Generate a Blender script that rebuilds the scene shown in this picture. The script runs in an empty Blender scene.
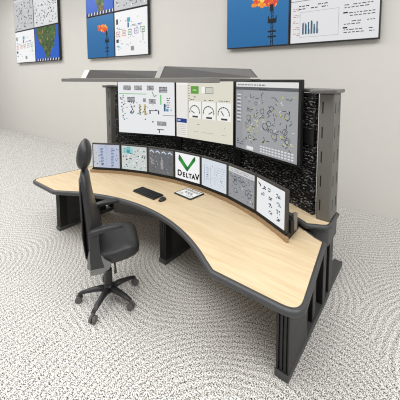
import bpy, bmesh, math, random
from math import sin, cos, pi, radians as R
from mathutils import Vector, Matrix
rnd = random.Random(7)
sc = bpy.context.scene
COL = sc.collection

# ------------------------------------------------------------------ colours / materials
def lin(c):
    c = c / 255.0
    return c / 12.92 if c <= 0.04045 else ((c + 0.055) / 1.055) ** 2.4
def rgb(r, g, b): return (lin(r), lin(g), lin(b), 1.0)

def base_mat(name):
    m = bpy.data.materials.new(name); m.use_nodes = True
    return m, m.node_tree.nodes, m.node_tree.links, m.node_tree.nodes['Principled BSDF']

def noisy(name, c, rough=0.5, metal=0.0, var=0.12, scale=60, bump=0.0, spec=0.5):
    """plain painted / moulded surface with a little procedural unevenness"""
    m, N, L, b = base_mat(name)
    tc = N.new('ShaderNodeTexCoord'); nz = N.new('ShaderNodeTexNoise')
    nz.inputs['Scale'].default_value = scale; nz.inputs['Detail'].default_value = 3
    L.new(tc.outputs['Object'], nz.inputs['Vector'])
    mx = N.new('ShaderNodeMix'); mx.data_type = 'RGBA'
    mx.inputs[6].default_value = tuple(max(0, v * (1 - var)) for v in c[:3]) + (1,)
    mx.inputs[7].default_value = tuple(min(1, v * (1 + var)) for v in c[:3]) + (1,)
    L.new(nz.outputs['Fac'], mx.inputs[0]); L.new(mx.outputs[2], b.inputs['Base Color'])
    b.inputs['Roughness'].default_value = rough; b.inputs['Metallic'].default_value = metal
    b.inputs['Specular IOR Level'].default_value = spec
    if bump:
        bp = N.new('ShaderNodeBump'); bp.inputs['Strength'].default_value = bump; bp.inputs['Distance'].default_value = .004
        L.new(nz.outputs['Fac'], bp.inputs['Height']); L.new(bp.outputs['Normal'], b.inputs['Normal'])
    return m

def wood_mat():
    m, N, L, b = base_mat('maple_laminate')
    tc = N.new('ShaderNodeTexCoord'); mp = N.new('ShaderNodeMapping')
    mp.inputs['Scale'].default_value = (1.3, 16, 4)
    L.new(tc.outputs['Object'], mp.inputs['Vector'])
    nz = N.new('ShaderNodeTexNoise'); nz.inputs['Scale'].default_value = 2.2; nz.inputs['Detail'].default_value = 6
    nz.inputs['Distortion'].default_value = .6
    L.new(mp.outputs['Vector'], nz.inputs['Vector'])
    cr = N.new('ShaderNodeValToRGB')
    cr.color_ramp.elements[0].position = .3; cr.color_ramp.elements[0].color = rgb(210, 186, 148)
    cr.color_ramp.elements[1].position = .68; cr.color_ramp.elements[1].color = rgb(224, 204, 170)
    L.new(nz.outputs['Fac'], cr.inputs['Fac']); L.new(cr.outputs['Color'], b.inputs['Base Color'])
    b.inputs['Roughness'].default_value = .45; b.inputs['Specular IOR Level'].default_value = .3
    return m

ROWK = 300.0
def carpet_mat():
    """pale loop carpet: salt and pepper loops in fine rows that curl in wide swirls"""
    m, N, L, b = base_mat('loop_carpet')
    tc = N.new('ShaderNodeTexCoord')
    def mth(op, a, bb=0.0):
        x = N.new('ShaderNodeMath'); x.operation = op
        for k, v in enumerate((a, bb)):
            if isinstance(v, (int, float)): x.inputs[k].default_value = v
            else: L.new(v, x.inputs[k])
        return x.outputs[0]
    def noise(scale, detail=2, rough=.6, vec=None):
        n = N.new('ShaderNodeTexNoise'); n.inputs['Scale'].default_value = scale; n.inputs['Detail'].default_value = detail
        n.inputs['Roughness'].default_value = rough; L.new(vec or tc.outputs['Object'], n.inputs['Vector']); return n.outputs['Fac']
    # rows of loops running in concentric arcs about scattered centres
    vo = N.new('ShaderNodeTexVoronoi'); vo.voronoi_dimensions = '2D'; vo.feature = 'F1'; vo.inputs['Scale'].default_value = .42
    vo.inputs['Randomness'].default_value = .8
    L.new(tc.outputs['Object'], vo.inputs['Vector'])
    dist = mth('ADD', vo.outputs['Distance'], mth('MULTIPLY', noise(1.2, 1, .4), .10))
    rows = mth('SINE', mth('MULTIPLY', dist, ROWK))
    fine = noise(200, 0, .6); mid = noise(100, 0, .5)
    s = mth('ADD', mth('MULTIPLY', fine, .55), mth('MULTIPLY', mid, .45))
    s = mth('ADD', s, mth('MULTIPLY', rows, .028))
    cr = N.new('ShaderNodeValToRGB'); e = cr.color_ramp.elements
    e[0].position = .32; e[0].color = rgb(34, 33, 31)
    e[1].position = .60; e[1].color = rgb(246, 245, 243)
    for p, c in ((.40, (108, 105, 100)), (.46, (182, 178, 172)), (.53, (222, 219, 214))):
        k = cr.color_ramp.elements.new(p); k.color = rgb(*c)
    L.new(s, cr.inputs['Fac']); L.new(cr.outputs['Color'], b.inputs['Base Color'])
    b.inputs['Roughness'].default_value = .95; b.inputs['Specular IOR Level'].default_value = .1
    bp = N.new('ShaderNodeBump'); bp.inputs['Strength'].default_value = .15; bp.inputs['Distance'].default_value = .005
    L.new(s, bp.inputs['Height']); L.new(bp.outputs['Normal'], b.inputs['Normal'])
    return m

def slat_mat():
    """black ribbed accessory panel with pale grey flecks"""
    m, N, L, b = base_mat('black_fleck_panel')
    tc = N.new('ShaderNodeTexCoord'); mp = N.new('ShaderNodeMapping'); mp.inputs['Scale'].default_value = (.8, .8, 2.0)
    nz = N.new('ShaderNodeTexNoise'); nz.inputs['Scale'].default_value = 46; nz.inputs['Detail'].default_value = 1
    L.new(tc.outputs['Object'], mp.inputs['Vector']); L.new(mp.outputs['Vector'], nz.inputs['Vector'])
    cr = N.new('ShaderNodeValToRGB'); e = cr.color_ramp.elements
    e[0].position = .56; e[0].color = rgb(14, 14, 15); e[1].position = .72; e[1].color = rgb(170, 170, 170)
    L.new(nz.outputs['Fac'], cr.inputs['Fac']); L.new(cr.outputs['Color'], b.inputs['Base Color'])
    b.inputs['Roughness'].default_value = .5
    return m

def screen_mat():
    m, N, L, b = base_mat('lit_screen')
    at = N.new('ShaderNodeAttribute'); at.attribute_name = 'ink'
    L.new(at.outputs['Color'], b.inputs['Emission Color'])
    b.inputs['Emission Strength'].default_value = .97
    b.inputs['Base Color'].default_value = (.01, .01, .01, 1); b.inputs['Roughness'].default_value = .35
    b.inputs['Specular IOR Level'].default_value = .2
    return m
def ink_mat():
    m, N, L, b = base_mat('printed_ink')
    at = N.new('ShaderNodeAttribute'); at.attribute_name = 'ink'
    L.new(at.outputs['Color'], b.inputs['Base Color']); b.inputs['Roughness'].default_value = .5
    return m

M = dict(
    wood=wood_mat(), carpet=carpet_mat(), slat=slat_mat(), screen=screen_mat(), ink=ink_mat(),
    wall=noisy('painted_plaster', rgb(222, 219, 213), .9, var=.015, scale=1.5, spec=.1),
    edge=noisy('grey_edge_band', rgb(68, 69, 70), .42, var=.06),
    leg=noisy('black_extrusion', rgb(22, 22, 23), .4, var=.1, scale=20),
    legside=noisy('charcoal_panel', rgb(56, 57, 58), .5, var=.06, scale=20),
    modesty=noisy('grey_modesty_panel', rgb(132, 131, 129), .6, var=.05, scale=20),
    foot=noisy('dark_grey_foot', rgb(72, 73, 73), .5, var=.06, scale=20),
    slot=noisy('black_slot', rgb(8, 8, 8), .7),
    alu=noisy('brushed_grey_post', rgb(112, 110, 106), .42, metal=.25, var=.08, scale=35),
    cap=noisy('grey_cap', rgb(104, 103, 100), .35, metal=.3, var=.05),
    canopy=noisy('canopy_grey', rgb(122, 120, 116), .55, var=.04, scale=10),
    canopy_dark=noisy('canopy_dark_grey', rgb(84, 83, 81), .5, var=.05, scale=10),
    canopy_end=noisy('canopy_light_grey_end', rgb(182, 180, 176), .5, var=.03, scale=10),
    canopy_pale=noisy('canopy_pale_end', rgb(238, 236, 233), .5, var=.03, scale=10),
    bezel=noisy('black_bezel', rgb(66, 63, 59), .4, var=.06),
    bezelbig=noisy('dark_bezel', rgb(30, 30, 30), .4, var=.06),
    plastic=noisy('black_plastic', rgb(34, 34, 35), .45, var=.08),
    key=noisy('key_caps', rgb(22, 22, 25), .5, var=.1),
    leather=noisy('black_leather', rgb(46, 46, 47), .42, var=.22, scale=38, bump=.35),
    cplastic=noisy('chair_grey_plastic', rgb(122, 122, 121), .5, var=.12, scale=25),
    cbase=noisy('chair_black_nylon', rgb(48, 48, 49), .45, var=.1),
    caster=noisy('grey_caster', rgb(96, 94, 92), .5, var=.1),
    brown=noisy('shaded_wood_strip', rgb(168, 140, 108), .5, var=.12, scale=18),  # wood tone with the shade below the monitors put into it
    riser=noisy('dark_riser', rgb(26, 25, 24), .5, var=.1),
    bracket=noisy('grey_bracket', rgb(136, 132, 126), .4, metal=.3, var=.06),
    white=noisy('white_pad', rgb(238, 238, 236), .5, var=.01),
)

# ------------------------------------------------------------------ mesh helpers
def finish(name, bm, mat, parent=None, smooth=False, bevel=0, seg=2):
    bmesh.ops.recalc_face_normals(bm, faces=bm.faces)
    me = bpy.data.meshes.new(name); bm.to_mesh(me); bm.free()
    o = bpy.data.objects.new(name, me); COL.objects.link(o)
    me.materials.append(mat)
    if parent is not None: o.parent = parent
    if smooth:
        for p in me.polygons: p.use_smooth = True
    if bevel:
        md = o.modifiers.new('bevel', 'BEVEL'); md.width = bevel; md.segments = seg; md.limit_method = 'ANGLE'; md.angle_limit = R(40)
    return o
def box(bm, x0, x1, y0, y1, z0, z1, mtx=None):
    vs = [bm.verts.new((x, y, z)) for z in (z0, z1) for y in (y0, y1) for x in (x0, x1)]
    for f in ((0, 2, 3, 1), (4, 5, 7, 6), (0, 1, 5, 4), (2, 6, 7, 3), (0, 4, 6, 2), (1, 3, 7, 5)):
        bm.faces.new([vs[i] for i in f])
    if mtx is not None:
        for v in vs: v.co = mtx @ v.co
    return vs
def prism(bm, pts, z0, z1):
    a = [bm.verts.new((x, y, z0)) for x, y in pts]; b = [bm.verts.new((x, y, z1)) for x, y in pts]
    n = len(pts)
    bm.faces.new(a[::-1]); bm.faces.new(b)
    for i in range(n):
        j = (i + 1) % n; bm.faces.new((a[i], a[j], b[j], b[i]))
def rings(bm, rs, cap=True):
    """loft between rings (lists of Vector, equal length)"""
    vr = [[bm.verts.new(p) for p in r] for r in rs]; n = len(rs[0])
    for a, b in zip(vr, vr[1:]):
        for i in range(n):
            j = (i + 1) % n; bm.faces.new((a[i], a[j], b[j], b[i]))
    if cap:
        bm.faces.new(vr[0][::-1]); bm.faces.new(vr[-1])
def sell(cx, cy, z, ax, ay, n=24, p=2.6, plane='z'):
    out = []
    for k in range(n):
        t = 2 * pi * k / n; c, s = cos(t), sin(t)
        u = math.copysign(abs(c) ** (2 / p), c) * ax; v = math.copysign(abs(s) ** (2 / p), s) * ay
        out.append(Vector((cx + u, cy + v, z)) if plane == 'z' else Vector((cx + u, z, cy + v)))
    return out
def tube(bm, pts, rad, n=10):
    pts = [Vector(p) for p in pts]; rr = rad if isinstance(rad, (list, tuple)) else [rad] * len(pts)
    rs = []; up = Vector((0, 0, 1))
    for i, p in enumerate(pts):
        d = (pts[min(i + 1, len(pts) - 1)] - pts[max(i - 1, 0)]).normalized()
        ref = up if abs(d.z) < .9 else Vector((1, 0, 0))
        a = d.cross(ref).normalized(); b = a.cross(d)
        rs.append([p + a * cos(2 * pi * k / n) * rr[i] + b * sin(2 * pi * k / n) * rr[i] for k in range(n)])
    rings(bm, rs)
def P(Rad, a): return (Rad * sin(a), Rad * cos(a))
def arcpts(Rad, a0, a1, n): return [P(Rad, a0 + (a1 - a0) * k / n) for k in range(n + 1)]
def arcbox(bm, r0, r1, a0, a1, z0, z1, n=40):
    prism(bm, arcpts(r0, a0, a1, n) + arcpts(r1, a1, a0, n), z0, z1)
def sweep_arc(bm, prof, a0, a1, n=48):
    """closed profile [(r,z)..] swept about the origin"""
    rs = []
    for k in range(n + 1):
        a = a0 + (a1 - a0) * k / n
        rs.append([Vector((r * sin(a), r * cos(a), z)) for r, z in prof])
    rings(bm, rs)
def tag(o, label, cat, group=None):
    o['label'] = label; o['category'] = cat
    if group: o['group'] = group
    return o
def empty(name, loc=(0, 0, 0), rz=0):
    o = bpy.data.objects.new(name, None); COL.objects.link(o); o.location = loc; o.rotation_euler = (0, 0, rz)
    o.empty_display_size = .1
    return o
def offset_poly(pts, d):
    """inset of a closed ccw polygon by d"""
    n = len(pts); out = []
    for i in range(n):
        p0, p1, p2 = Vector(pts[i - 1]), Vector(pts[i]), Vector(pts[(i + 1) % n])
        e1 = (p1 - p0).normalized(); e2 = (p2 - p1).normalized()
        n1 = Vector((-e1.y, e1.x)); n2 = Vector((-e2.y, e2.x))
        b = n1 + n2
        b = b / max(.35, b.length_squared / 2)
        out.append((p1.x + b.x * d, p1.y + b.y * d))
    return out
def fillet(pts, radii, seg=8):
    out = []; n = len(pts)
    for i in range(n):
        r = radii[i]; p = Vector(pts[i])
        if not r: out.append(tuple(p)); continue
        a = (Vector(pts[i - 1]) - p); b = (Vector(pts[(i + 1) % n]) - p)
        ang = a.angle(b); t = min(r / math.tan(ang / 2), a.length * .49, b.length * .49)
        pa = p + a.normalized() * t; pb = p + b.normalized() * t
        for k in range(seg + 1):
            u = k / seg
            out.append(tuple(pa * (1 - u) ** 2 + p * 2 * u * (1 - u) + pb * u ** 2))
    return out
def edge_band(bm, outer, inner, ztop, zbot, top=.006):
    """rounded band running round a worktop: outer outline is the outside, inner the wood's edge"""
    n = len(outer)
    def lerp(k): return [((1 - k) * o[0] + k * i[0], (1 - k) * o[1] + k * i[1]) for o, i in zip(outer, inner)]
    h = ztop - zbot
    prof = [(1.0, ztop), (.55, ztop - .001), (.2, ztop - h * .16), (.0, ztop - h * .42), (.08, ztop - h * .72), (.4, zbot), (1.0, zbot)]
    lv = [[bm.verts.new((x, y, z)) for x, y in lerp(k)] for k, z in prof]
    for a, b in zip(lv, lv[1:] + lv[:1]):
        for i in range(n):
            j = (i + 1) % n; bm.faces.new((a[i], a[j], b[j], b[i]))

# ------------------------------------------------------------------ flat picture meshes for screens
class Canvas:
    """collects coloured flat shapes in a 0..1 x 0..1 picture (v up); built as one mesh of thin layers"""
    def __init__(s, w, h): s.w, s.h, s.shapes = w, h, []
    def poly(s, pts, c): s.shapes.append(([(min(1, max(0, u)), min(1, max(0, v))) for u, v in pts], c))
    def rect(s, u, v, w, h, c): s.poly([(u, v), (u + w, v), (u + w, v + h), (u, v + h)], c)
    def line(s, p, q, t, c):
        dx, dy = (q[0] - p[0]) * s.w, (q[1] - p[1]) * s.h; l = math.hypot(dx, dy) or 1
        nx, ny = -dy / l * t / 2 / s.w, dx / l * t / 2 / s.h
        s.poly([(p[0] + nx, p[1] + ny), (q[0] + nx, q[1] + ny), (q[0] - nx, q[1] - ny), (p[0] - nx, p[1] - ny)], c)
    def path(s, pts, t, c):
        for a, b in zip(pts, pts[1:]): s.line(a, b, t, c)
    def disc(s, u, v, r, c, n=14): s.poly([(u + r / s.w * cos(2 * pi * k / n), v + r / s.h * sin(2 * pi * k / n)) for k in range(n)], c)
    def ring(s, u, v, r, t, c, a0=0, a1=2 * pi, n=18):
        s.path([(u + r / s.w * cos(a0 + (a1 - a0) * k / n), v + r / s.h * sin(a0 + (a1 - a0) * k / n)) for k in range(n + 1)], t, c)
    def frame(s, u, v, w, h, t, c):
        s.path([(u, v), (u + w, v), (u + w, v + h), (u, v + h), (u, v)], t, c)
    def build(s, name, mat, mtx, parent, step=.00002):
        bm = bmesh.new(); lay = bm.loops.layers.float_color.new('ink')
        for k, (pts, c) in enumerate(s.shapes):
            vs = [bm.verts.new(mtx @ Vector(((u - .5) * s.w, -step * k, (v - .5) * s.h))) for u, v in pts]
            f = bm.faces.new(vs)
            for l in f.loops: l[lay] = c
        me = bpy.data.meshes.new(name); bm.to_mesh(me); bm.free(); me.materials.append(mat)
        o = bpy.data.objects.new(name, me); COL.objects.link(o); o.parent = parent
        return o
W_ = rgb(243, 243, 244); DK = rgb(40, 42, 48); MID = rgb(120, 122, 126)
def text_block(cv, u, v, w, h, rows, c, r, t=.35):
    for k in range(rows):
        y = v + h * (k + .3) / rows; x = u
        while x < u + w:
            l = r.uniform(.015, .05)
            if r.random() < .75: cv.rect(x, y, min(l, u + w - x), h / rows * t, c)
            x += l + .012
def specks(cv, n, cols, r, u0=0, u1=1, v0=0, v1=1, smin=.012, smax=.035):
    for _ in range(n):
        w, h = r.uniform(smin, smax), r.uniform(smin, smax)
        cv.rect(r.uniform(u0, u1 - w), r.uniform(v0, v1 - h), w, h, r.choice(cols))

def pic_dashboard(cv, r, bg=(198, 198, 200)):
    cv.rect(0, 0, 1, 1, rgb(*bg)); cv.rect(0, .93, 1, .07, rgb(214, 214, 214))
    specks(cv, 120, [rgb(70, 74, 76), rgb(110, 130, 118), rgb(60, 90, 74), rgb(140, 142, 146), rgb(235, 235, 235)], r, .03, .97, .04, .9, .015, .05)
def pic_flow(cv, r):
    cv.rect(0, 0, 1, 1, W_)
    cols = [rgb(196, 84, 74), rgb(226, 130, 90), rgb(78, 150, 96), rgb(118, 88, 176), rgb(86, 160, 80)]
    for k, c in enumerate(cols):
        u = .05 + k * .19; cv.frame(u, .44 + .01 * k, .11, .11, .016, c); cv.rect(u + .03, .475 + .01 * k, .05, .04, rgb(170, 170, 170))
    for u, v, w, h, c in ((.05, .72, .06, .12, DK), (.06, .62, .05, .03, rgb(90, 170, 200)), (.4, .74, .1, .1, rgb(80, 170, 190)), (.41, .62, .05, .11, rgb(60, 110, 160)),
                          (.55, .66, .12, .015, MID), (.72, .66, .12, .02, rgb(80, 110, 190)), (.04, .3, .08, .08, rgb(60, 70, 90)), (.05, .2, .09, .03, rgb(90, 170, 190)),
                          (.86, .3, .015, .22, rgb(60, 70, 66)), (.5, .1, .1, .1, rgb(150, 150, 150)), (.2, .26, .05, .02, rgb(90, 190, 200))):
        cv.rect(u, v, w, h, c)
    cv.path([(.1, .6), (.3, .6), (.3, .5)], .01, MID); cv.path([(.5, .64), (.8, .64), (.8, .56)], .01, MID)
    specks(cv, 26, [rgb(90, 170, 200), MID, rgb(200, 120, 90)], r, .05, .95, .12, .85, .012, .03)
def pic_map(cv, r):
    cv.rect(0, 0, 1, 1, rgb(28, 92, 198))
    land = [(.1, 1), (.9, 1), (.93, .8), (.82, .6), (.84, .45), (.7, .32), (.6, .1), (.5, .02), (.42, .2), (.36, .38), (.2, .5), (.14, .7), (.06, .86)]
    cv.poly(land, rgb(70, 96, 50))
    g = [rgb(52, 84, 46), rgb(96, 110, 56), rgb(122, 96, 58), rgb(38, 62, 40), rgb(150, 130, 80), rgb(64, 120, 60)]
    for _ in range(150):
        u, v = r.uniform(.14, .86), r.uniform(.08, .97)
        lo, hi = (.18, .84) if v > .5 else (.36 + (.5 - v) * .25, .80 - (.5 - v) * .45)
        if lo < u < hi: cv.disc(u, v, r.uniform(.02, .06), r.choice(g), 6)
    specks(cv, 14, [rgb(40, 50, 40), rgb(210, 190, 120)], r, .3, .75, .3, .95, .01, .025)
    for k in range(9):
        cv.poly([(.02 + k * .11, 0), (.08 + k * .11, 0), (.10 + k * .11, .07), (.04 + k * .11, .07)], rgb(20, 24, 30))
        cv.poly([(.08 + k * .11, 0), (.12 + k * .11, 0), (.13 + k * .11, .07), (.10 + k * .11, .07)], rgb(226, 226, 226))
def pic_flare(cv, r):
    for k in range(12): cv.rect(0, k / 12, 1, 1 / 12 + .001, rgb(36 - k * 0, 104 + k, 160 + k * 1.2))
    fl = [rgb(226, 92, 40), rgb(240, 140, 40), rgb(248, 184, 56), rgb(222, 70, 52), rgb(250, 210, 90)]
    for k in range(70):
        t = r.random(); cv.disc(.75 - .30 * t + r.uniform(-.05, .05), .66 + .05 * t + r.uniform(-.05, .07), r.uniform(.02, .06) * (1.15 - .5 * t), r.choice(fl if t < .7 else [fl[0], fl[3], fl[1]]), 8)
    k_ = rgb(22, 22, 26)
    cv.rect(.72, .52, .055, .11, k_); cv.rect(.735, 0, .012, .54, k_); cv.rect(.765, 0, .012, .54, k_)
    for j in range(9): cv.line((.738, .04 + j * .055), (.775, .08 + j * .055), .01, k_)
    for v in (.34, .20, .12): cv.rect(.69, v, .13, .025, k_)
    cv.rect(.69, .36, .018, .09, k_); cv.rect(.81, .35, .015, .1, k_); cv.rect(.70, .34, .11, .07, k_)
def pic_charts(cv, r):
    cv.rect(0, 0, 1, 1, rgb(226, 226, 228)); cv.rect(0, .6, 1, .012, rgb(150, 150, 154))
    cv.disc(.2, .8, .12, rgb(110, 112, 116)); cv.disc(.22, .8, .07, rgb(170, 172, 176)); cv.rect(.3, .66, .09, .06, rgb(170, 50, 50))
    text_block(cv, .1, .47, .35, .08, 2, DK, r)
    for k in range(6):
        cv.rect(.15 + k * .035, .12, .016, r.uniform(.12, .24), rgb(60, 84, 110)); cv.rect(.166 + k * .035, .12, .009, r.uniform(.06, .2), rgb(120, 160, 180))
    for k in range(5): text_block(cv, .03, .1 + k * .09, .08, .05, 2, rgb(170, 120, 100), r)
    cv.frame(.12, .08, .46, .36, .006, rgb(170, 170, 174))
    for k in range(7): text_block(cv, .64, .08 + k * .11, .32, .07, 2, rgb(84, 86, 90), r)
    for k in range(3): cv.rect(.63, .15 + k * .2, .05, .02, DK)

# large monitors
def pic_process(cv, r):
    cv.rect(0, 0, 1, 1, rgb(233, 234, 236))
    for u, v, w, h in ((.10, .82, .14, .09), (.30, .82, .14, .09), (.53, .82, .12, .09), (.74, .78, .14, .11), (.17, .59, .14, .10), (.56, .57, .12, .09), (.70, .17, .16, .08), (.46, .6, .05, .07)):
        cv.rect(u, v, w, h, rgb(168, 168, 172)); text_block(cv, u, v, w, h, 4, rgb(96, 98, 102), r, .5)
    cv.rect(.02, .745, .5, .012, rgb(84, 178, 84)); cv.rect(.76, .56, .02, .18, rgb(88, 190, 96)); cv.path([(.62, .8), (.66, .7), (.7, .74)], .012, rgb(90, 170, 100))
    for k in range(14): cv.rect(.05 + r.uniform(0, .06), .25 + k * .035, .025, .02, r.choice([rgb(60, 70, 96), rgb(80, 160, 170), DK]))
    for k in range(16): cv.rect(.19 + r.uniform(0, .1), .36 + r.uniform(0, .24), .02, .03, r.choice([rgb(70, 130, 160), MID, DK]))
    for u in (.38, .47):
        cv.rect(u, .36, .035, .2, rgb(196, 186, 140))
        for k in range(6): cv.rect(u + r.uniform(0, .03), .36 + k * .03, .02, .016, DK)
    cv.rect(.56, .44, .18, .014, rgb(60, 90, 120)); cv.rect(.57, .38, .02, .06, DK); cv.rect(.72, .38, .02, .06, DK)
    cv.rect(.82, .44, .03, .14, rgb(34, 84, 116)); cv.rect(.86, .44, .04, .05, rgb(70, 150, 190)); text_block(cv, .87, .5, .06, .2, 5, DK, r)
    cv.rect(.8, .36, .2, .012, rgb(150, 150, 154)); cv.rect(.7, .09, .12, .015, rgb(50, 60, 70)); cv.rect(.73, .03, .015, .06, DK)
    specks(cv, 26, [MID, DK, rgb(80, 150, 180)], r, .03, .95, .2, .7, .01, .025)
def pic_gauges(cv, r):
    cv.rect(0, 0, 1, 1, rgb(222, 219, 204)); cv.rect(0, .0, .21, 1, rgb(233, 231, 226)); cv.rect(0, .93, .22, .05, rgb(244, 244, 240))
    cv.rect(.285, .78, .145, .13, rgb(96, 158, 62)); cv.rect(.32, .83, .07, .025, rgb(170, 210, 140))
    cv.rect(.48, .8, .06, .1, rgb(244, 244, 240)); cv.rect(.55, .79, .13, .1, rgb(206, 206, 196)); cv.frame(.55, .79, .13, .1, .008, rgb(130, 130, 124))
    cv.rect(.005, .26, .2, .075, rgb(28, 56, 132)); cv.rect(.02, .285, .06, .03, rgb(170, 190, 230))
    for k in range(6): cv.rect(.02, .22 - k * .035, .17, .008, rgb(190, 178, 166))
    text_block(cv, .235, .5, .03, .44, 10, rgb(150, 150, 140), r)
    text_block(cv, .28, .71, .1, .035, 1, DK, r)
    for k in range(3):
        u = .245 + k * .25
        cv.rect(u, .36, .225, .29, rgb(240, 240, 236)); cv.rect(u - .012, .36, .006, .3, rgb(120, 120, 114))
        text_block(cv, u + .03, .665, .17, .03, 1, DK, r)
        cu, cvv = u + .11, .47
        cv.ring(cu, cvv, .085, .010, rgb(90, 90, 92), -.25, pi + .25); 
        for j in range(9):
            a = pi * j / 8; cv.line((cu + .075 / cv.w * cos(a), cvv + .075 / cv.h * sin(a)), (cu + .095 / cv.w * cos(a), cvv + .095 / cv.h * sin(a)), .008, DK)
        a = (2.7, .5, 2.2)[k]
        cv.line((cu, cvv - .02), (cu + .07 / cv.w * cos(a), cvv - .02 + .07 / cv.h * sin(a)), .012, DK)
        cv.rect(cu - .04, .375, .1, .03, rgb(60, 60, 62))
    for u, v in ((.36, .25), (.78, .24)): text_block(cv, u, v, .1, .03, 1, rgb(110, 110, 104), r)
    text_block(cv, .3, .12, .6, .03, 1, rgb(180, 176, 160), r)
def pic_plant(cv, r):
    cv.rect(0, 0, 1, 1, rgb(158, 160, 163)); cv.rect(0, .93, 1, .07, rgb(224, 224, 224)); cv.rect(0, .885, 1, .045, rgb(92, 94, 97))
    text_block(cv, .03, .94, .5, .04, 1, rgb(80, 80, 84), r); text_block(cv, .42, .89, .12, .03, 1, rgb(20, 20, 20), r)
    cv.rect(0, 0, .13, .885, rgb(150, 152, 156))
    for k in range(8): cv.rect(.02, .42 + k * .055, .08, .018, rgb(214, 214, 216)); cv.rect(.02, .40 + k * .055, .06, .008, rgb(60, 60, 64))
    for _ in range(130):
        u, v = r.uniform(.16, .93), r.uniform(.14, .82); a = r.choice([0, pi / 2, pi / 4, -pi / 4]); l = r.uniform(.02, .06)
        cv.line((u, v), (min(.96, u + l * cos(a)), v + l * sin(a)), .007, r.choice([rgb(40, 42, 46)] * 4 + [rgb(196, 190, 90), rgb(214, 214, 216)]))
    for _ in range(16): cv.ring(r.uniform(.2, .9), r.uniform(.2, .78), r.uniform(.016, .04), .006, rgb(64, 66, 70), n=10)
    for _ in range(12): cv.rect(r.uniform(.16, .92), r.uniform(.15, .85), .02, .025, rgb(206, 196, 90))
    for j in range(3):
        for k in range(11): cv.rect(.46 + k * .047, .03 + j * .037, .03, .018, rgb(226, 226, 228))
    cv.rect(.22, .02, .12, .05, rgb(230, 230, 230)); text_block(cv, .03, .06, .15, .1, 3, rgb(60, 62, 66), r)

# small desk monitors
def pic_bluegrid(cv, r):
    cv.rect(0, 0, 1, 1, rgb(184, 192, 212)); cv.rect(0, 0, .2, 1, rgb(196, 200, 208))
    for u in (.28, .68): 
        for k in range(12): cv.rect(u + r.uniform(-.02, .02), .1 + k * .065, .1, .03, r.choice([rgb(92, 118, 166), rgb(110, 134, 180), rgb(70, 84, 120)]))
    for k in range(10): cv.rect(.46 + r.uniform(0, .05), .1 + k * .08, .06, .02, rgb(146, 158, 188))
    specks(cv, 22, [DK, rgb(90, 96, 110)], r, .02, .98, .05, .95, .02, .05)
def pic_cyan(cv, r):
    cv.rect(0, 0, 1, 1, rgb(204, 210, 208)); cv.disc(.28, .82, .05, rgb(100, 190, 196)); cv.rect(.04, .68, .42, .22, rgb(150, 206, 208)); cv.disc(.27, .78, .03, rgb(60, 150, 160))
    specks(cv, 70, [rgb(60, 84, 80), rgb(110, 120, 116), DK, rgb(120, 180, 180), rgb(240, 240, 240)], r, .03, .97, .04, .92, .02, .06)
def pic_darkgrey(cv, r):
    cv.rect(0, 0, 1, 1, rgb(104, 106, 110))
    for k in range(4): cv.poly([(.04 + k * .25, .84), (.12 + k * .25, .9), (.22 + k * .25, .82), (.22 + k * .25, .87), (.12 + k * .25, .95), (.04 + k * .25, .89)], rgb(206, 216, 236))
    cv.rect(.5, .2, .1, .4, rgb(150, 150, 152)); cv.rect(.53, .55, .03, .14, rgb(160, 160, 162)); cv.rect(.1, .35, .12, .2, rgb(140, 142, 144))
    specks(cv, 44, [rgb(64, 66, 70), rgb(180, 182, 184), rgb(50, 52, 56), rgb(214, 214, 214)], r, .03, .97, .06, .8, .015, .04)
def pic_logo(cv, r):
    cv.rect(0, 0, 1, 1, rgb(243, 243, 245))
    # green tick-like V, shaded from dark tips to bright foot
    L1 = [(.16, .86), (.24, .93), (.53, .51), (.50, .36), (.44, .40)]
    def band(a, b, c, d, n=8):
        for k in range(n):
            t0, t1 = k / n, (k + 1) / n
            f = lambda p, q, t: (p[0] + (q[0] - p[0]) * t, p[1] + (q[1] - p[1]) * t)
            s = .55 + .45 * math.sin(pi * min(1, (t0 + .15) / 1.1))
            cv.poly([f(a, b, t0), f(a, b, t1), f(d, c, t1), f(d, c, t0)], rgb(24 * s + 10, 134 * s + 16, 52 * s + 8))
    band((.13, .74), (.50, .33), (.52, .52), (.25, .86))
    band((.84, .82), (.50, .33), (.52, .52), (.74, .88))
    cv.poly([(.13, .74), (.16, .94), (.25, .86)], rgb(20, 84, 34)); cv.poly([(.74, .88), (.83, .97), (.84, .82)], rgb(20, 84, 34))
def pic_palelist(cv, r):
    cv.rect(0, 0, 1, 1, rgb(214, 221, 230))
    for u in (.12, .38, .55): cv.rect(u, .16, .012, .62, rgb(128, 140, 156))
    for k in range(9): text_block(cv, .62, .14 + k * .08, .32, .03, 1, rgb(120, 132, 150), r)
    for k in range(6): cv.rect(.2, .28 + k * .08, .1, .022, rgb(140, 156, 178)); 
    cv.rect(.2, .42, .08, .05, rgb(78, 130, 190)); specks(cv, 26, [rgb(110, 122, 140), rgb(240, 244, 248)], r, .05, .95, .08, .92, .012, .03)
def pic_greyplant(cv, r):
    cv.rect(0, 0, 1, 1, rgb(146, 149, 155)); cv.rect(0, .84, 1, .16, rgb(206, 208, 210)); text_block(cv, .04, .87, .9, .1, 2, rgb(110, 110, 114), r)
    specks(cv, 60, [rgb(74, 78, 86), rgb(110, 112, 118), rgb(206, 208, 212), rgb(56, 58, 62)], r, .03, .97, .06, .82, .015, .045)
    for _ in range(7): cv.ring(r.uniform(.15, .85), r.uniform(.2, .72), .025, .006, rgb(70, 74, 80), n=9)
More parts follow.
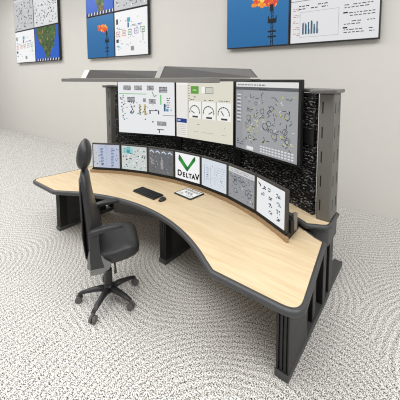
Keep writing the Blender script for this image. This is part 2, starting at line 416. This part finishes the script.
def pic_clusters(cv, r):
    cv.rect(0, 0, 1, 1, rgb(232, 234, 237))
    for u, v in ((.10, .82), (.28, .78), (.5, .80), (.78, .76), (.24, .6), (.5, .6), (.80, .56), (.5, .4), (.78, .36), (.52, .22), (.8, .17)):
        for _ in range(9): cv.rect(u + r.uniform(-.07, .05), v + r.uniform(-.05, .05), r.uniform(.02, .05), r.uniform(.015, .04), r.choice([DK, rgb(80, 82, 88), rgb(120, 124, 130)]))

# ------------------------------------------------------------------ setting
WA, WD = .0439, 4.973
ux, uy = cos(WA), sin(WA)
WROT = Matrix.Rotation(WA, 4, 'Z')
bm = bmesh.new(); box(bm, -16, 9, -6, 6.5, -.1, 0)
fl = finish('floor', bm, M['carpet']); fl['kind'] = 'structure'
bm = bmesh.new(); box(bm, -17, 9.5, WD, WD + .15, -.1, 6.2, WROT)
wl = finish('wall_back', bm, M['wall']); wl['kind'] = 'structure'

# ------------------------------------------------------------------ wall displays
def display(u0, u1, z0, z1, pic, seed, label, group):
    w, h = u1 - u0 - .006, z1 - z0 - .006
    uc, zc = (u0 + u1) / 2, (z0 + z1) / 2
    root = empty('wall_display'); root.matrix_world = Matrix.Translation((uc * ux - (WD - .1) * uy, uc * uy + (WD - .1) * ux, z0)) @ WROT
    tag(root, label, 'wall display', group)
    bm = bmesh.new(); box(bm, -w / 2, w / 2, 0, .06, 0, h); finish('housing', bm, M['bezelbig'], root, bevel=.006)
    bm = bmesh.new(); box(bm, -.2, .2, .055, .1, h / 2 - .15, h / 2 + .15); finish('mount', bm, M['plastic'], root)
    cv = Canvas(w - .04, h - .04); pic(cv, random.Random(seed))
    cv.build('screen', M['screen'], Matrix.Translation((0, -.002, h / 2)), root, .00006)
G1, G2, G3 = 'displays of the far left video wall', 'displays of the middle video wall', 'displays of the right video wall'
display(-10.02, -8.48, 3.86, 5.03, pic_dashboard, 1, 'grey dashboard display, upper left of the far left video wall', G1)
display(-8.48, -6.86, 3.86, 5.03, lambda c, r: pic_dashboard(c, r, (222, 222, 224)), 2, 'pale speckled dashboard display above the map in the far left video wall', G1)
display(-10.02, -8.48, 2.695, 3.86, pic_flow, 3, 'white flow diagram display, lower left of the far left video wall', G1)
display(-8.48, -6.86, 2.695, 3.86, pic_map, 4, 'green map on blue sea display, lower right of the far left video wall', G1)
display(-5.33, -4.07, 3.83, 5.0, pic_map, 5, 'green map display cut by the photo top, above the smaller gas flare picture', G2)
display(-4.07, -2.80, 3.83, 5.0, pic_dashboard, 6, 'grey dashboard display above the white flow diagram of the middle video wall', G2)
display(-5.33, -4.07, 2.67, 3.83, pic_flare, 7, 'blue display with small gas flare in the middle video wall', G2)
display(-4.07, -2.80, 2.67, 3.83, pic_flow, 8, 'white display with coloured box flow diagram in the middle video wall', G2)
display(-.62, .62, 2.663, 3.83, pic_flare, 9, 'large blue gas flare display of the right video wall', G3)
display(.62, 1.956, 2.663, 3.83, pic_charts, 10, 'grey white display of bar charts and lists beside the large gas flare', G3)

# ------------------------------------------------------------------ operator desk
desk = tag(empty('control_desk', (0, 2.3, 0)), 'wide curved maple topped control desk with grey rounded edge and black legs', 'desk')
DO = Matrix.Translation((0, -2.3, 0))
def dfin(name, bm, mat, parent, **k):
    bm.transform(DO); return finish(name, bm, mat, parent, **k)
ZT = .74
A_IN = math.asin(1.16 / 2.02)
front = arcpts(2.005, -A_IN, A_IN, 48)
out = [(-1.735, 2.51), (-1.850, 1.630), (-1.19, 1.628)] + front[2:-2] + [(1.19, 1.628), (1.850, 1.630), (1.735, 2.51)]
rad = [0, .13, .05] + [0] * len(front[2:-2]) + [.05, .13, 0]
outline = fillet(out, rad)
outline += arcpts(3.03, math.asin(1.725 / 3.03), -math.asin(1.725 / 3.03), 40)[1:-1]
if sum(a[0] * b[1] - b[0] * a[1] for a, b in zip(outline, outline[1:] + outline[:1])) < 0: outline.reverse()
inner = offset_poly(outline, .034)
bm = bmesh.new(); prism(bm, inner, ZT - .036, ZT)
dfin('worktop', bm, M['wood'], desk)
bm = bmesh.new(); edge_band(bm, outline, inner, ZT + .001, ZT - .048)
dfin('edge_band', bm, M['edge'], desk, smooth=True)

def leg_frame(x0, x1, yf, yb, side_to, mirror=1):
    """black grooved column on a long foot, panel behind it"""
    lg = empty('leg', (0, 0, 0)); lg.parent = desk
    m = Matrix.Scale(mirror, 4, (1, 0, 0))
    def f(name, bm, mat, **k):
        bm.transform(m); o = dfin(name, bm, mat, leg, **k); return o
    bm = bmesh.new(); d = .10
    # extruded column with three grooves on its front
    prof = []
    w = x1 - x0 - .012; xs = x0 + .006
    for k in range(3):
        a = xs + w * (k + .62) / 3.3; prof += [(a, yf), (a, yf + .014), (a + .012, yf + .014), (a + .012, yf)]
    pts = [(xs, yf)] + prof + [(xs + w, yf), (xs + w, yf + d), (xs, yf + d)]
    prism(bm, pts, .05, ZT - .04); bm.transform(m)
    leg = dfin('leg', bm, M['leg'], desk)
    COL.objects.unlink(lg); bpy.data.objects.remove(lg)
    bm = bmesh.new(); box(bm, x0, x1, yf - .012, yb, 0, .05); f('foot', bm, M['foot'], bevel=.006)
    bm = bmesh.new(); box(bm, x0 + .012, x1 - .006, yf + d, side_to, .05, ZT - .042); f('side_panel', bm, M['legside'])
    return leg
leg_frame(1.575, 1.68, 1.885, 2.9, 2.26)
leg_frame(1.575, 1.68, 1.885, 2.9, 2.26, -1)
leg_frame(-.01, .10, 2.26, 2.97, 2.96)
for s in (1, -1):
    bm = bmesh.new(); box(bm, 1.60, 1.63, 2.26, 2.60, .05, ZT - .042); bm.transform(Matrix.Scale(s, 4, (1, 0, 0)))
    dfin('inner_panel', bm, M['leg'], desk)
    bm = bmesh.new(); box(bm, 1.585, 1.665, 2.42, 2.50, .05, ZT - .042); bm.transform(Matrix.Scale(s, 4, (1, 0, 0)))
    dfin('rear_leg', bm, M['leg'], desk, bevel=.004)

# ------------------------------------------------------------------ rear console (shelf, slat wall, end posts)
rear = tag(empty('rear_console', (0, 3.2, 0)), 'curved rear console with black slatted wall between grey end posts', 'console')
RO = Matrix.Translation((0, -3.2, 0))
def rfin(name, bm, mat, parent=None, **k):
    bm.transform(RO); return finish(name, bm, mat, parent or rear, **k)
ZS = .81
a0 = math.asin(1.535 / 3.045)
so = arcpts(2.985, -a0 - .015, a0 + .015, 40)
shelf_out = so[:-1] + fillet([so[-1], (1.728, 2.64), (1.722, 2.98)], [0, .10, 0])[0:] + arcpts(3.43, math.asin(1.722 / 3.43), -math.asin(1.722 / 3.43), 40)[1:-1] + \
    [(-x, y) for x, y in reversed(fillet([so[-1], (1.728, 2.64), (1.722, 2.98)], [0, .10, 0]))][:-1]
if sum(a[0] * b[1] - b[0] * a[1] for a, b in zip(shelf_out, shelf_out[1:] + shelf_out[:1])) < 0: shelf_out.reverse()
shelf_in = offset_poly(shelf_out, .03)
bm = bmesh.new(); prism(bm, shelf_in, ZS - .034, ZS); rfin('shelf', bm, M['wood'])
bm = bmesh.new(); edge_band(bm, shelf_out, shelf_in, ZS + .001, ZS - .045); rfin('shelf_edge', bm, M['edge'], smooth=True)
# lower body: fascia under the shelf and modesty panel down to the floor
bm = bmesh.new(); arcbox(bm, 3.05, 3.09, -.51, .51, .0, ZS - .035); rfin('modesty_panel', bm, M['modesty'])
bm = bmesh.new(); arcbox(bm, 3.36, 3.39, -.50, .50, .02, ZS - .035); rfin('back_panel', bm, M['legside'])
for s in (1, -1):
    for y0, y1 in ((2.67, 2.76), (2.86, 2.98)):
        bm = bmesh.new(); box(bm, 1.60, 1.675, y0, y1, .05, .60); bm.transform(Matrix.Scale(s, 4, (1, 0, 0)))
        rfin('leg', bm, M['leg'], bevel=.006)
    bm = bmesh.new(); box(bm, 1.63, 1.645, 2.76, 2.86, .05, .60); bm.transform(Matrix.Scale(s, 4, (1, 0, 0)))
    rfin('end_panel', bm, M['legside'])
    bm = bmesh.new(); box(bm, 1.575, 1.67, 2.905, 3.45, 0, .05); bm.transform(Matrix.Scale(s, 4, (1, 0, 0))); rfin('foot', bm, M['foot'], bevel=.006)
fo = arcpts(3.045, -a0 - .01, a0 + .01, 40)
fe = fillet([fo[-1], (1.70, 2.66), (1.70, 2.97)], [0, .08, 0])
fo = fo[:-1] + fe + arcpts(3.39, math.asin(1.70 / 3.39), -math.asin(1.70 / 3.39), 40)[1:-1] + [(-x, y) for x, y in reversed(fe)][:-1]
bm = bmesh.new(); prism(bm, fo, .60, ZS - .04); rfin('fascia', bm, M['edge'])
# slat wall
AW = .505
bm = bmesh.new()
z = ZS; prof = []
while z < 1.93:
    prof += [(3.16, z), (3.16, z + .018), (3.172, z + .021), (3.172, z + .027)]; z += .03
prof += [(3.172, 1.95), (3.2, 1.95), (3.2, ZS)]
sweep_arc(bm, prof, -AW, AW, 40)
sw = rfin('slat_wall', bm, M['slat'])
bm = bmesh.new(); arcbox(bm, 3.15, 3.18, -AW, AW, 1.47, 1.62, 40); rfin('cross_rail', bm, M['leg'])
for a in (-.16, .16):
    bm = bmesh.new(); box(bm, -.05, .05, 3.14, 3.17, ZS, 1.94, Matrix.Rotation(-a, 4, 'Z')); rfin('upright', bm, M['leg'])
for s in (1, -1):
    bm = bmesh.new(); box(bm, 1.575, 1.70, 2.715, 2.965, ZS, 1.955); bm.transform(Matrix.Scale(s, 4, (1, 0, 0)))
    po = rfin('end_post', bm, M['alu'], bevel=.012)
    for zz in (.9, 1.12, 1.34, 1.56, 1.78):
        for (xa, xb, ya, yb) in ((1.605, 1.615, 2.7135, 2.7165), (1.698, 1.7015, 2.77, 2.782), (1.698, 1.7015, 2.885, 2.897)):
            bm = bmesh.new(); box(bm, xa, xb, ya, yb, zz, zz + .10); bm.transform(Matrix.Scale(s, 4, (1, 0, 0)))
            rfin('slot', bm, M['slot'], po)
cap_o = [P(3.02, -.545), P(3.02, -.528), P(3.15, -.505)] + arcpts(3.15, -.49, .49, 40) + [P(3.15, .505), P(3.02, .528), P(3.02, .545)]
cp = cap_o + fillet([cap_o[-1], (1.725, 2.67), (1.725, 3.0)], [0, .08, 0])[1:] + arcpts(3.40, math.asin(1.725 / 3.40), -math.asin(1.725 / 3.40), 40)[1:-1] + \
    [(-x, y) for x, y in reversed(fillet([cap_o[-1], (1.725, 2.67), (1.725, 3.0)], [0, .08, 0]))][:-1]
bm = bmesh.new(); prism(bm, cp, 1.955, 1.99); rfin('top_cap', bm, M['cap'], bevel=.012, seg=3)

# ------------------------------------------------------------------ monitor riser on the desk
ris = tag(empty('monitor_riser', (0, 2.75, ZT)), 'curved riser with brown strip coloured as shaded tabletop under the row of seven monitors', 'riser')
QO = Matrix.Translation((0, -2.75, -ZT))
def qfin(name, bm, mat, **k):
    bm.transform(QO); return finish(name, bm, mat, ris, **k)
AM = .1604 * 3.5
bm = bmesh.new(); arcbox(bm, 2.725, 2.745, -AM - .012, AM + .012, ZT + .0005, .782, 60); qfin('shade_strip', bm, M['brown'])  # added strip, coloured as the tabletop in shade beneath the monitors
bm = bmesh.new(); prism(bm, arcpts(2.745, -AM - .005, AM + .005, 50) + arcpts(2.965, .520, -.520, 50), ZT + .0005, .80); qfin('deck', bm, M['riser'])
bm = bmesh.new(); arcbox(bm, 2.78, 2.81, -AM - .005, AM + .005, .80, .91, 60); qfin('back_rail', bm, M['riser'])
for s in (1, -1):
    bm = bmesh.new(); box(bm, -.012, .014, 2.83, 2.87, .80, .95, Matrix.Rotation(-s * (AM - .012), 4, 'Z')); qfin('end_bracket', bm, M['bracket'], bevel=.003)

def dup_text(body, size, mtx, mat_, parent, name='lettering', extr=.0008, bold=.0):
    cu = bpy.data.curves.new(name, 'FONT'); cu.body = body; cu.size = size; cu.align_x = 'CENTER'; cu.offset = bold; cu.extrude = extr
    t = bpy.data.objects.new(name + '_tmp', cu); COL.objects.link(t)
    bpy.context.view_layer.update()
    me = bpy.data.meshes.new_from_object(t.evaluated_get(bpy.context.evaluated_depsgraph_get()))
    COL.objects.unlink(t); bpy.data.objects.remove(t); bpy.data.curves.remove(cu)
    me.transform(mtx); return me

# ------------------------------------------------------------------ seven desk monitors
SM = [
    (pic_bluegrid, 'small desk monitor with blue columned screen, leftmost of the seven'),
    (pic_cyan, 'small desk monitor with pale screen and cyan corner, second from the left'),
    (pic_darkgrey, 'small desk monitor with dark grey screen left of the green logo'),
    (pic_logo, 'small desk monitor with green V logo on white, centre of the row'),
    (pic_palelist, 'small desk monitor with pale blue list right of the green logo'),
    (pic_greyplant, 'small desk monitor with mid grey diagram and light top strip, second from the right'),
    (pic_clusters, 'small desk monitor with dark clusters on white, rightmost of the seven'),
]
RM, DT = 2.739, .1604
wS = 2 * RM * sin(DT / 2); dS = RM * cos(DT / 2)
zS0, zS1 = .786, 1.17
for i, (pic, lab) in enumerate(SM):
    a = (i - 3) * DT
    root = empty('desk_monitor', (dS * sin(a), dS * cos(a), zS0), -a)
    tag(root, lab, 'monitor', 'row of small monitors on the desk')
    w, h = wS - .004, zS1 - zS0
    bm = bmesh.new(); box(bm, -w / 2, w / 2, 0, .034, 0, h); finish('housing', bm, M['bezel'], root, bevel=.004)
    bm = bmesh.new(); box(bm, -.05, .05, .034, .052, .03, .22); finish('mount', bm, M['plastic'], root)
    bm = bmesh.new(); box(bm, -w / 2 + .002, w / 2 - .002, -.003, .004, .002, .030); finish('lower_strip', bm, M['slot'], root)
    cv = Canvas(w - .034, h - .052); pic(cv, random.Random(20 + i))
    scr = cv.build('screen', M['screen'], Matrix.Translation((0, -.0012, .034 + (h - .052) / 2)), root)
    if pic is pic_logo:
        bm = bmesh.new(); 
        x = -.168
        me_all = bmesh.new()
        for ch, size, adv, zz in (('D', .105, .084, 0), ('E', .078, .058, 0), ('L', .078, .050, 0), ('T', .078, .052, 0), ('A', .078, .056, 0), ('V', .105, .06, 0)):
            me = dup_text(ch, size, Matrix.Translation((x + adv / 2, -.0016, .072)) @ Matrix.Rotation(R(90), 4, 'X'), None, None, bold=.004)
            me_all.from_mesh(me); bpy.data.meshes.remove(me); x += adv
        bm.free()
        lay = me_all.loops.layers.float_color.new('ink')
        for f in me_all.faces:
            for l in f.loops: l[lay] = rgb(18, 20, 18)
        finish('lettering', me_all, M['screen'], root)

# ------------------------------------------------------------------ three big monitors
BMS = [
    (pic_process, 'large upper monitor with white process diagram, leftmost of the three'),
    (pic_gauges, 'large upper monitor with beige screen, green button and three dials'),
    (pic_plant, 'large upper monitor with grey plant map, rightmost and nearest of the three'),
]
R2, D2 = 3.08, .3184
w2 = 2 * R2 * sin(D2 / 2); d2 = R2 * cos(D2 / 2)
for i, (pic, lab) in enumerate(BMS):
    a = (i - 1) * D2
    root = empty('large_monitor', (d2 * sin(a), d2 * cos(a), 1.261 if i < 2 else 1.240), -a)
    tag(root, lab, 'monitor', 'large monitors above the desk')
    w, h = (w2 - .004, .812) if i < 2 else (w2 - .020, .835)
    bm = bmesh.new(); box(bm, -w / 2, w / 2, 0, .045, 0, h); finish('housing', bm, M['bezelbig'], root, bevel=.005)
    bm = bmesh.new(); box(bm, -.12, .12, .045, .085, h / 2 - .1, h / 2 + .1); finish('wall_mount', bm, M['plastic'], root)
    bz = .028 if i == 2 else .014
    cv = Canvas(w - 2 * bz, h - 2 * bz); pic(cv, random.Random(40 + i))
    cv.build('screen', M['screen'], Matrix.Translation((0, -.0012, h / 2)), root)

# ------------------------------------------------------------------ overhead canopy
can = tag(empty('overhead_canopy', (0, 2.2, 2.09)), 'grey overhead canopy with two canted panels above the large monitors', 'canopy')
CO = Matrix.Translation((0, -2.2, -2.09))
def cfin(name, bm, mat, **k):
    bm.transform(CO); return finish(name, bm, mat, can, **k)
# front bar: two straight lengths meeting at the middle
for s in (-1, 1):
    bm = bmesh.new()
    q = [(0, 1.955), (s * 1.09, 1.75), (s * 1.112, 1.86), (0, 2.07)]
    prism(bm, q, 2.050, 2.088); cfin('front_bar', bm, M['canopy'], bevel=.004)
    bm = bmesh.new(); prism(bm, [(0, 2.07), (s * 1.112, 1.86), (s * 1.25, 2.06), (0, 2.32)], 2.082, 2.092); cfin('tray', bm, M['canopy'])
# canted panels rising to the rear
def panel(p, q, hp, hq, pale):
    bm = bmesh.new(); P0, Q0 = Vector((*p, 2.09)), Vector((*q, 2.09))
    d = (Q0 - P0).normalized(); nrm = Vector((-d.y, d.x, 0)); t = .03
    ring = lambda c, h, k: [c, c + nrm * t, c + nrm * (t + .03) + Vector((0, 0, h)) + d * k, c + nrm * .03 + Vector((0, 0, h)) + d * k]
    rings(bm, [ring(P0, hp, .05), ring(Q0, hq, -.09)]); cfin('canted_panel', bm, M['canopy_dark'])
    bm = bmesh.new(); e = P0 - d * .09
    rings(bm, [[v - nrm * .004 for v in ring(e, hp, .05)], [v - nrm * .004 for v in ring(P0, hp, .05)]]); cfin('panel_end', bm, M['canopy_pale'] if pale else M['canopy_end'])
panel((-1.19, 2.11), (.06, 2.34), .11, .08, True)
panel((.08, 2.22), (1.28, 2.10), .125, .07, False)
for x in (-.75, .75):
    bm = bmesh.new(); yb = math.sqrt(3.2 ** 2 - x * x); box(bm, x - .025, x + .025, 1.93, yb, 2.056, 2.081); cfin('support_arm', bm, M['canopy_dark'])
    bm = bmesh.new(); box(bm, x - .03, x + .03, yb - .03, yb + .03, 1.991, 2.081); cfin('support_bracket', bm, M['canopy_dark'])

# ------------------------------------------------------------------ keyboard, mouse, keypad
def quad_frame(c, ang): return Matrix.Translation(c) @ Matrix.Rotation(ang, 4, 'Z')
KB = empty('keyboard', (-.21, 2.277, ZT), R(-2)); tag(KB, 'black computer keyboard on the maple desk before the dark grey monitor', 'keyboard')
bm = bmesh.new(); box(bm, -.19, .19, -.075, .075, .001, .018); finish('case', bm, M['plastic'], KB, bevel=.005)
bm = bmesh.new()
for row in range(5):
    y = -.052 + row * .026; n = 14
    for k in range(n):
        if row == 0 and 3 < k < 9:
            if k == 4: box(bm, -.185 + .0264 * 4 + .002, -.185 + .0264 * 9 - .002, y - .010, y + .010, .018, .026)
            continue
        x = -.185 + .0264 * k; box(bm, x + .002, x + .0244, y - .010, y + .010, .018, .026)
finish('keys', bm, M['key'], KB)
MS = empty('computer_mouse', (.055, 2.255, ZT), R(8)); tag(MS, 'small black computer mouse right of the keyboard', 'mouse')
bm = bmesh.new()
rs = [[Vector((v.x, v.y, z)) for v in sell(0, 0, 0, 0.033 * k, .052 * k, 20, 2.4)] for z, k in ((.001, .95), (.010, 1), (.020, .9), (.028, .65), (.031, .3))]
rings(bm, rs); finish('shell', bm, M['plastic'], MS, smooth=True)
bm = bmesh.new(); tube(bm, [(-.005, .029, .026), (.005, .029, .026)], .007, 10); finish('scroll_wheel', bm, M['caster'], MS)

KP = empty('keypad', (.177, 2.565, ZT), R(-6)); tag(KP, 'white keypad in a thick black frame below the green logo monitor', 'keypad')
bm = bmesh.new(); box(bm, -.14, .14, -.112, .112, .001, .014); finish('frame', bm, M['plastic'], KP, bevel=.003)
cv = Canvas(.252, .196); rr = random.Random(3); cv.rect(0, 0, 1, 1, rgb(238, 238, 236))
for k in range(6): cv.frame(.06 + k * .15, .72, .1, .16, .006, DK)
for k in range(3): cv.rect(.26 + k * .18, .40, .11, .16, DK)
for j in range(2):
    for k in range(4): cv.rect(.6 + k * .09, .1 + j * .16, .05, .07, MID)
text_block(cv, .08, .1, .4, .2, 3, DK, rr)
cv.build('face', M['ink'], Matrix.Translation((0, 0, .0146)) @ Matrix.Rotation(R(-90), 4, 'X'), KP)

# ------------------------------------------------------------------ operator chair
CH = empty('office_chair', (.03, 1.58, 0), -.571)
tag(CH, 'black leather high back office chair with headrest on a five star caster base', 'chair')
def hfin(name, bm, mat, parent=None, **k): return finish(name, bm, mat, parent or CH, **k)
# star base
bm = bmesh.new(); tube(bm, [(0, 0, .085), (0, 0, .15)], [.05, .042], 20); hfin('hub', bm, M['cbase'], smooth=True)
bm = bmesh.new(); tube(bm, [(0, 0, .15), (0, 0, .30), (0, 0, .301), (0, 0, .43)], [.032, .032, .022, .022], 16); hfin('gas_column', bm, M['cbase'])
for k in range(5):
    a = R(226 + 72 * k) + .571
    c, s = cos(a), sin(a)
    bm = bmesh.new()
    rs = []
    for t, zc, wv_, hv in ((.03, .115, .034, .030), (.12, .112, .028, .024), (.20, .100, .024, .018), (.27, .082, .020, .014)):
        base = Vector((c * t, s * t, zc)); sd = Vector((-s, c, 0))
        rs.append([base + sd * (wv_ * cos(q)) + Vector((0, 0, hv * sin(q))) for q in [2 * pi * j / 10 for j in range(10)]])
    rings(bm, rs); lg = hfin('leg', bm, M['cbase'], smooth=True)
    bm = bmesh.new(); x, y = c * .272, s * .272; sd = Vector((-s, c, 0))
    for off in (-.017, .017):
        tube(bm, [Vector((x, y, .031)) + sd * (off - .011), Vector((x, y, .031)) + sd * (off + .011)], .030, 16)
    tube(bm, [(x, y, .035), (x, y, .085)], .010, 8)
    cs = hfin('caster', bm, M['caster'], lg)
# mechanism
bm = bmesh.new(); box(bm, -.10, .10, -.16, .12, .42, .475); hfin('tilt_mechanism', bm, M['cbase'], bevel=.012)
bm = bmesh.new(); tube(bm, [(.10, .05, .44), (.17, .06, .42), (.21, .06, .38)], [.008, .008, .012], 8); hfin('lever', bm, M['cbase'], smooth=True)
# seat: lofted cushion with a waterfall front
bm = bmesh.new(); rs = []
for y, hw, zt, zb in ((-.17, .17, .57, .50), (-.15, .215, .60, .475), (-.05, .245, .61, .465), (.06, .255, .625, .465), (.16, .25, .645, .475), (.225, .235, .64, .49), (.262, .20, .61, .51), (.275, .15, .58, .535)):
    rs.append(sell(0, (zt + zb) / 2, y, hw, (zt - zb) / 2, 28, 3.4, 'y'))
rings(bm, rs); hfin('seat', bm, M['leather'], smooth=True)
# backrest: gently curved loft, leaning back
bm = bmesh.new(); rs = []
for z, y, hw, th in ((.52, -.130, .15, .03), (.57, -.115, .20, .055), (.68, -.112, .225, .066), (.80, -.122, .225, .060), (.92, -.140, .215, .048), (1.04, -.157, .20, .040), (1.14, -.168, .18, .038), (1.22, -.174, .15, .036), (1.265, -.178, .11, .028), (1.28, -.179, .07, .014)):
    rs.append(sell(0, y, z, hw, th, 28, 2.8))
rings(bm, rs); hfin('backrest', bm, M['leather'], smooth=True)
bm = bmesh.new()
rs = [sell(0, y, z, hw, .012, 20, 3) for z, y, hw in ((.46, -.14, .10), (.54, -.175, .17), (.75, -.195, .20), (.95, -.197, .19), (1.1, -.203, .17), (1.2, -.208, .12))]
rings(bm, rs); hfin('back_shell', bm, M['cbase'], smooth=True)
# headrest
bm = bmesh.new(); rs = []
for k in range(11):
    t = -1 + 2 * k / 10; f = math.sqrt(max(.05, 1 - abs(t) ** 2.2))
    rs.append(sell(0, -.172 + .012 * t, 1.415 + .135 * t, .14 * f, .062 * f * (1 - .12 * t), 24, 2.4))
rings(bm, rs); hfin('headrest', bm, M['leather'], smooth=True)
bm = bmesh.new(); box(bm, -.05, .05, -.19, -.165, 1.2, 1.36); hfin('headrest_stem', bm, M['cbase'], bevel=.006)
# armrests
for s in (1, -1):
    bm = bmesh.new(); x = s * .27
    rs = []
    for y, z, hw, hh in ((-.145, .805, .022, .014), (-.115, .815, .034, .024), (.0, .835, .036, .024), (.09, .842, .034, .020), (.125, .835, .024, .012)):
        rs.append(sell(x, z, y, hw, hh, 16, 3, 'y'))
    rings(bm, rs); ar = hfin('armrest', bm, M['cbase'], smooth=True)
    bm = bmesh.new(); rs = []
    for z, y, d in ((.50, -.08, .055), (.60, -.095, .045), (.72, -.10, .038), (.81, -.095, .036)):
        rs.append([Vector((x + a, y + b, z)) for a, b in ((-.016, -d), (.016, -d), (.016, d), (-.016, d))])
    rings(bm, rs); hfin('arm_support', bm, M['cbase'], ar, bevel=.006)
    bm = bmesh.new(); box(bm, min(s * .06, x + s * .016), max(s * .06, x + s * .016), -.14, -.02, .45, .475); hfin('arm_bracket', bm, M['cplastic'], ar, bevel=.006)
    bm = bmesh.new()
    prism(bm, [(-.165, .52), (-.145, .66), (-.07, .64), (-.02, .56), (.03, .52), (.01, .47), (-.10, .44)], .252, .284)
    bm.transform(Matrix(((0, 0, s, 0), (1, 0, 0, 0), (0, 1, 0, 0), (0, 0, 0, 1))))
    hfin('side_cover', bm, M['cplastic'], bevel=.01, seg=2)

# ------------------------------------------------------------------ light
w = bpy.data.worlds.new('room_light'); sc.world = w; w.use_nodes = True
w.node_tree.nodes['Background'].inputs['Color'].default_value = (1, .995, .985, 1)
w.node_tree.nodes['Background'].inputs['Strength'].default_value = .45
def area(name, loc, size, power, rot=(0, 0, 0), sy=None):  # unseen lights added overhead
    l = bpy.data.lights.new(name, 'AREA'); l.energy = power; l.size = size; l.color = (1, .995, .985)
    if sy: l.shape = 'RECTANGLE'; l.size_y = sy
    o = bpy.data.objects.new(name, l); COL.objects.link(o); o.location = loc; o.rotation_euler = rot
    return o
area('unseen_overhead_light', (1.2, .6, 5.6), 3.0, 90)  # main overhead light, added for a slightly directional light
area('unseen_overhead_light', (2.2, -.6, 5.6), 2.4, 90)  # added towards the front to brighten the desk
area('unseen_overhead_light', (-1.2, -.6, 5.6), 2.4, 90)  # second added front light, also for the desk
area('unseen_overhead_light', (-4.0, 1.0, 5.6), 3.0, 150)
area('unseen_overhead_light', (-9.5, 1.0, 5.6), 3.0, 190)  # added to brighten the left part of the wall
area('unseen_overhead_light', (5.0, 1.5, 5.6), 2.0, 150)  # added to brighten the right side

sc.cycles.use_denoising = True; sc.cycles.denoising_prefilter = 'NONE'
sc.cycles.filter_width = 1.1
# ------------------------------------------------------------------ camera
cd = bpy.data.cameras.new('camera'); co = bpy.data.objects.new('camera', cd); COL.objects.link(co)
co.location = (2.3367, .1263, 2.0735); co.rotation_euler = (pi / 2 - .085, 0, .6551)
cd.sensor_width = 36; cd.lens = 286.67 / 400 * 36; cd.shift_x = -.02137; cd.shift_y = -.23976
cd.clip_end = 100
sc.camera = co
sc.view_settings.view_transform = 'Standard'; sc.view_settings.look = 'None'
sc.view_settings.exposure = 0; sc.view_settings.gamma = 1; sc.view_settings.use_curve_mapping = False
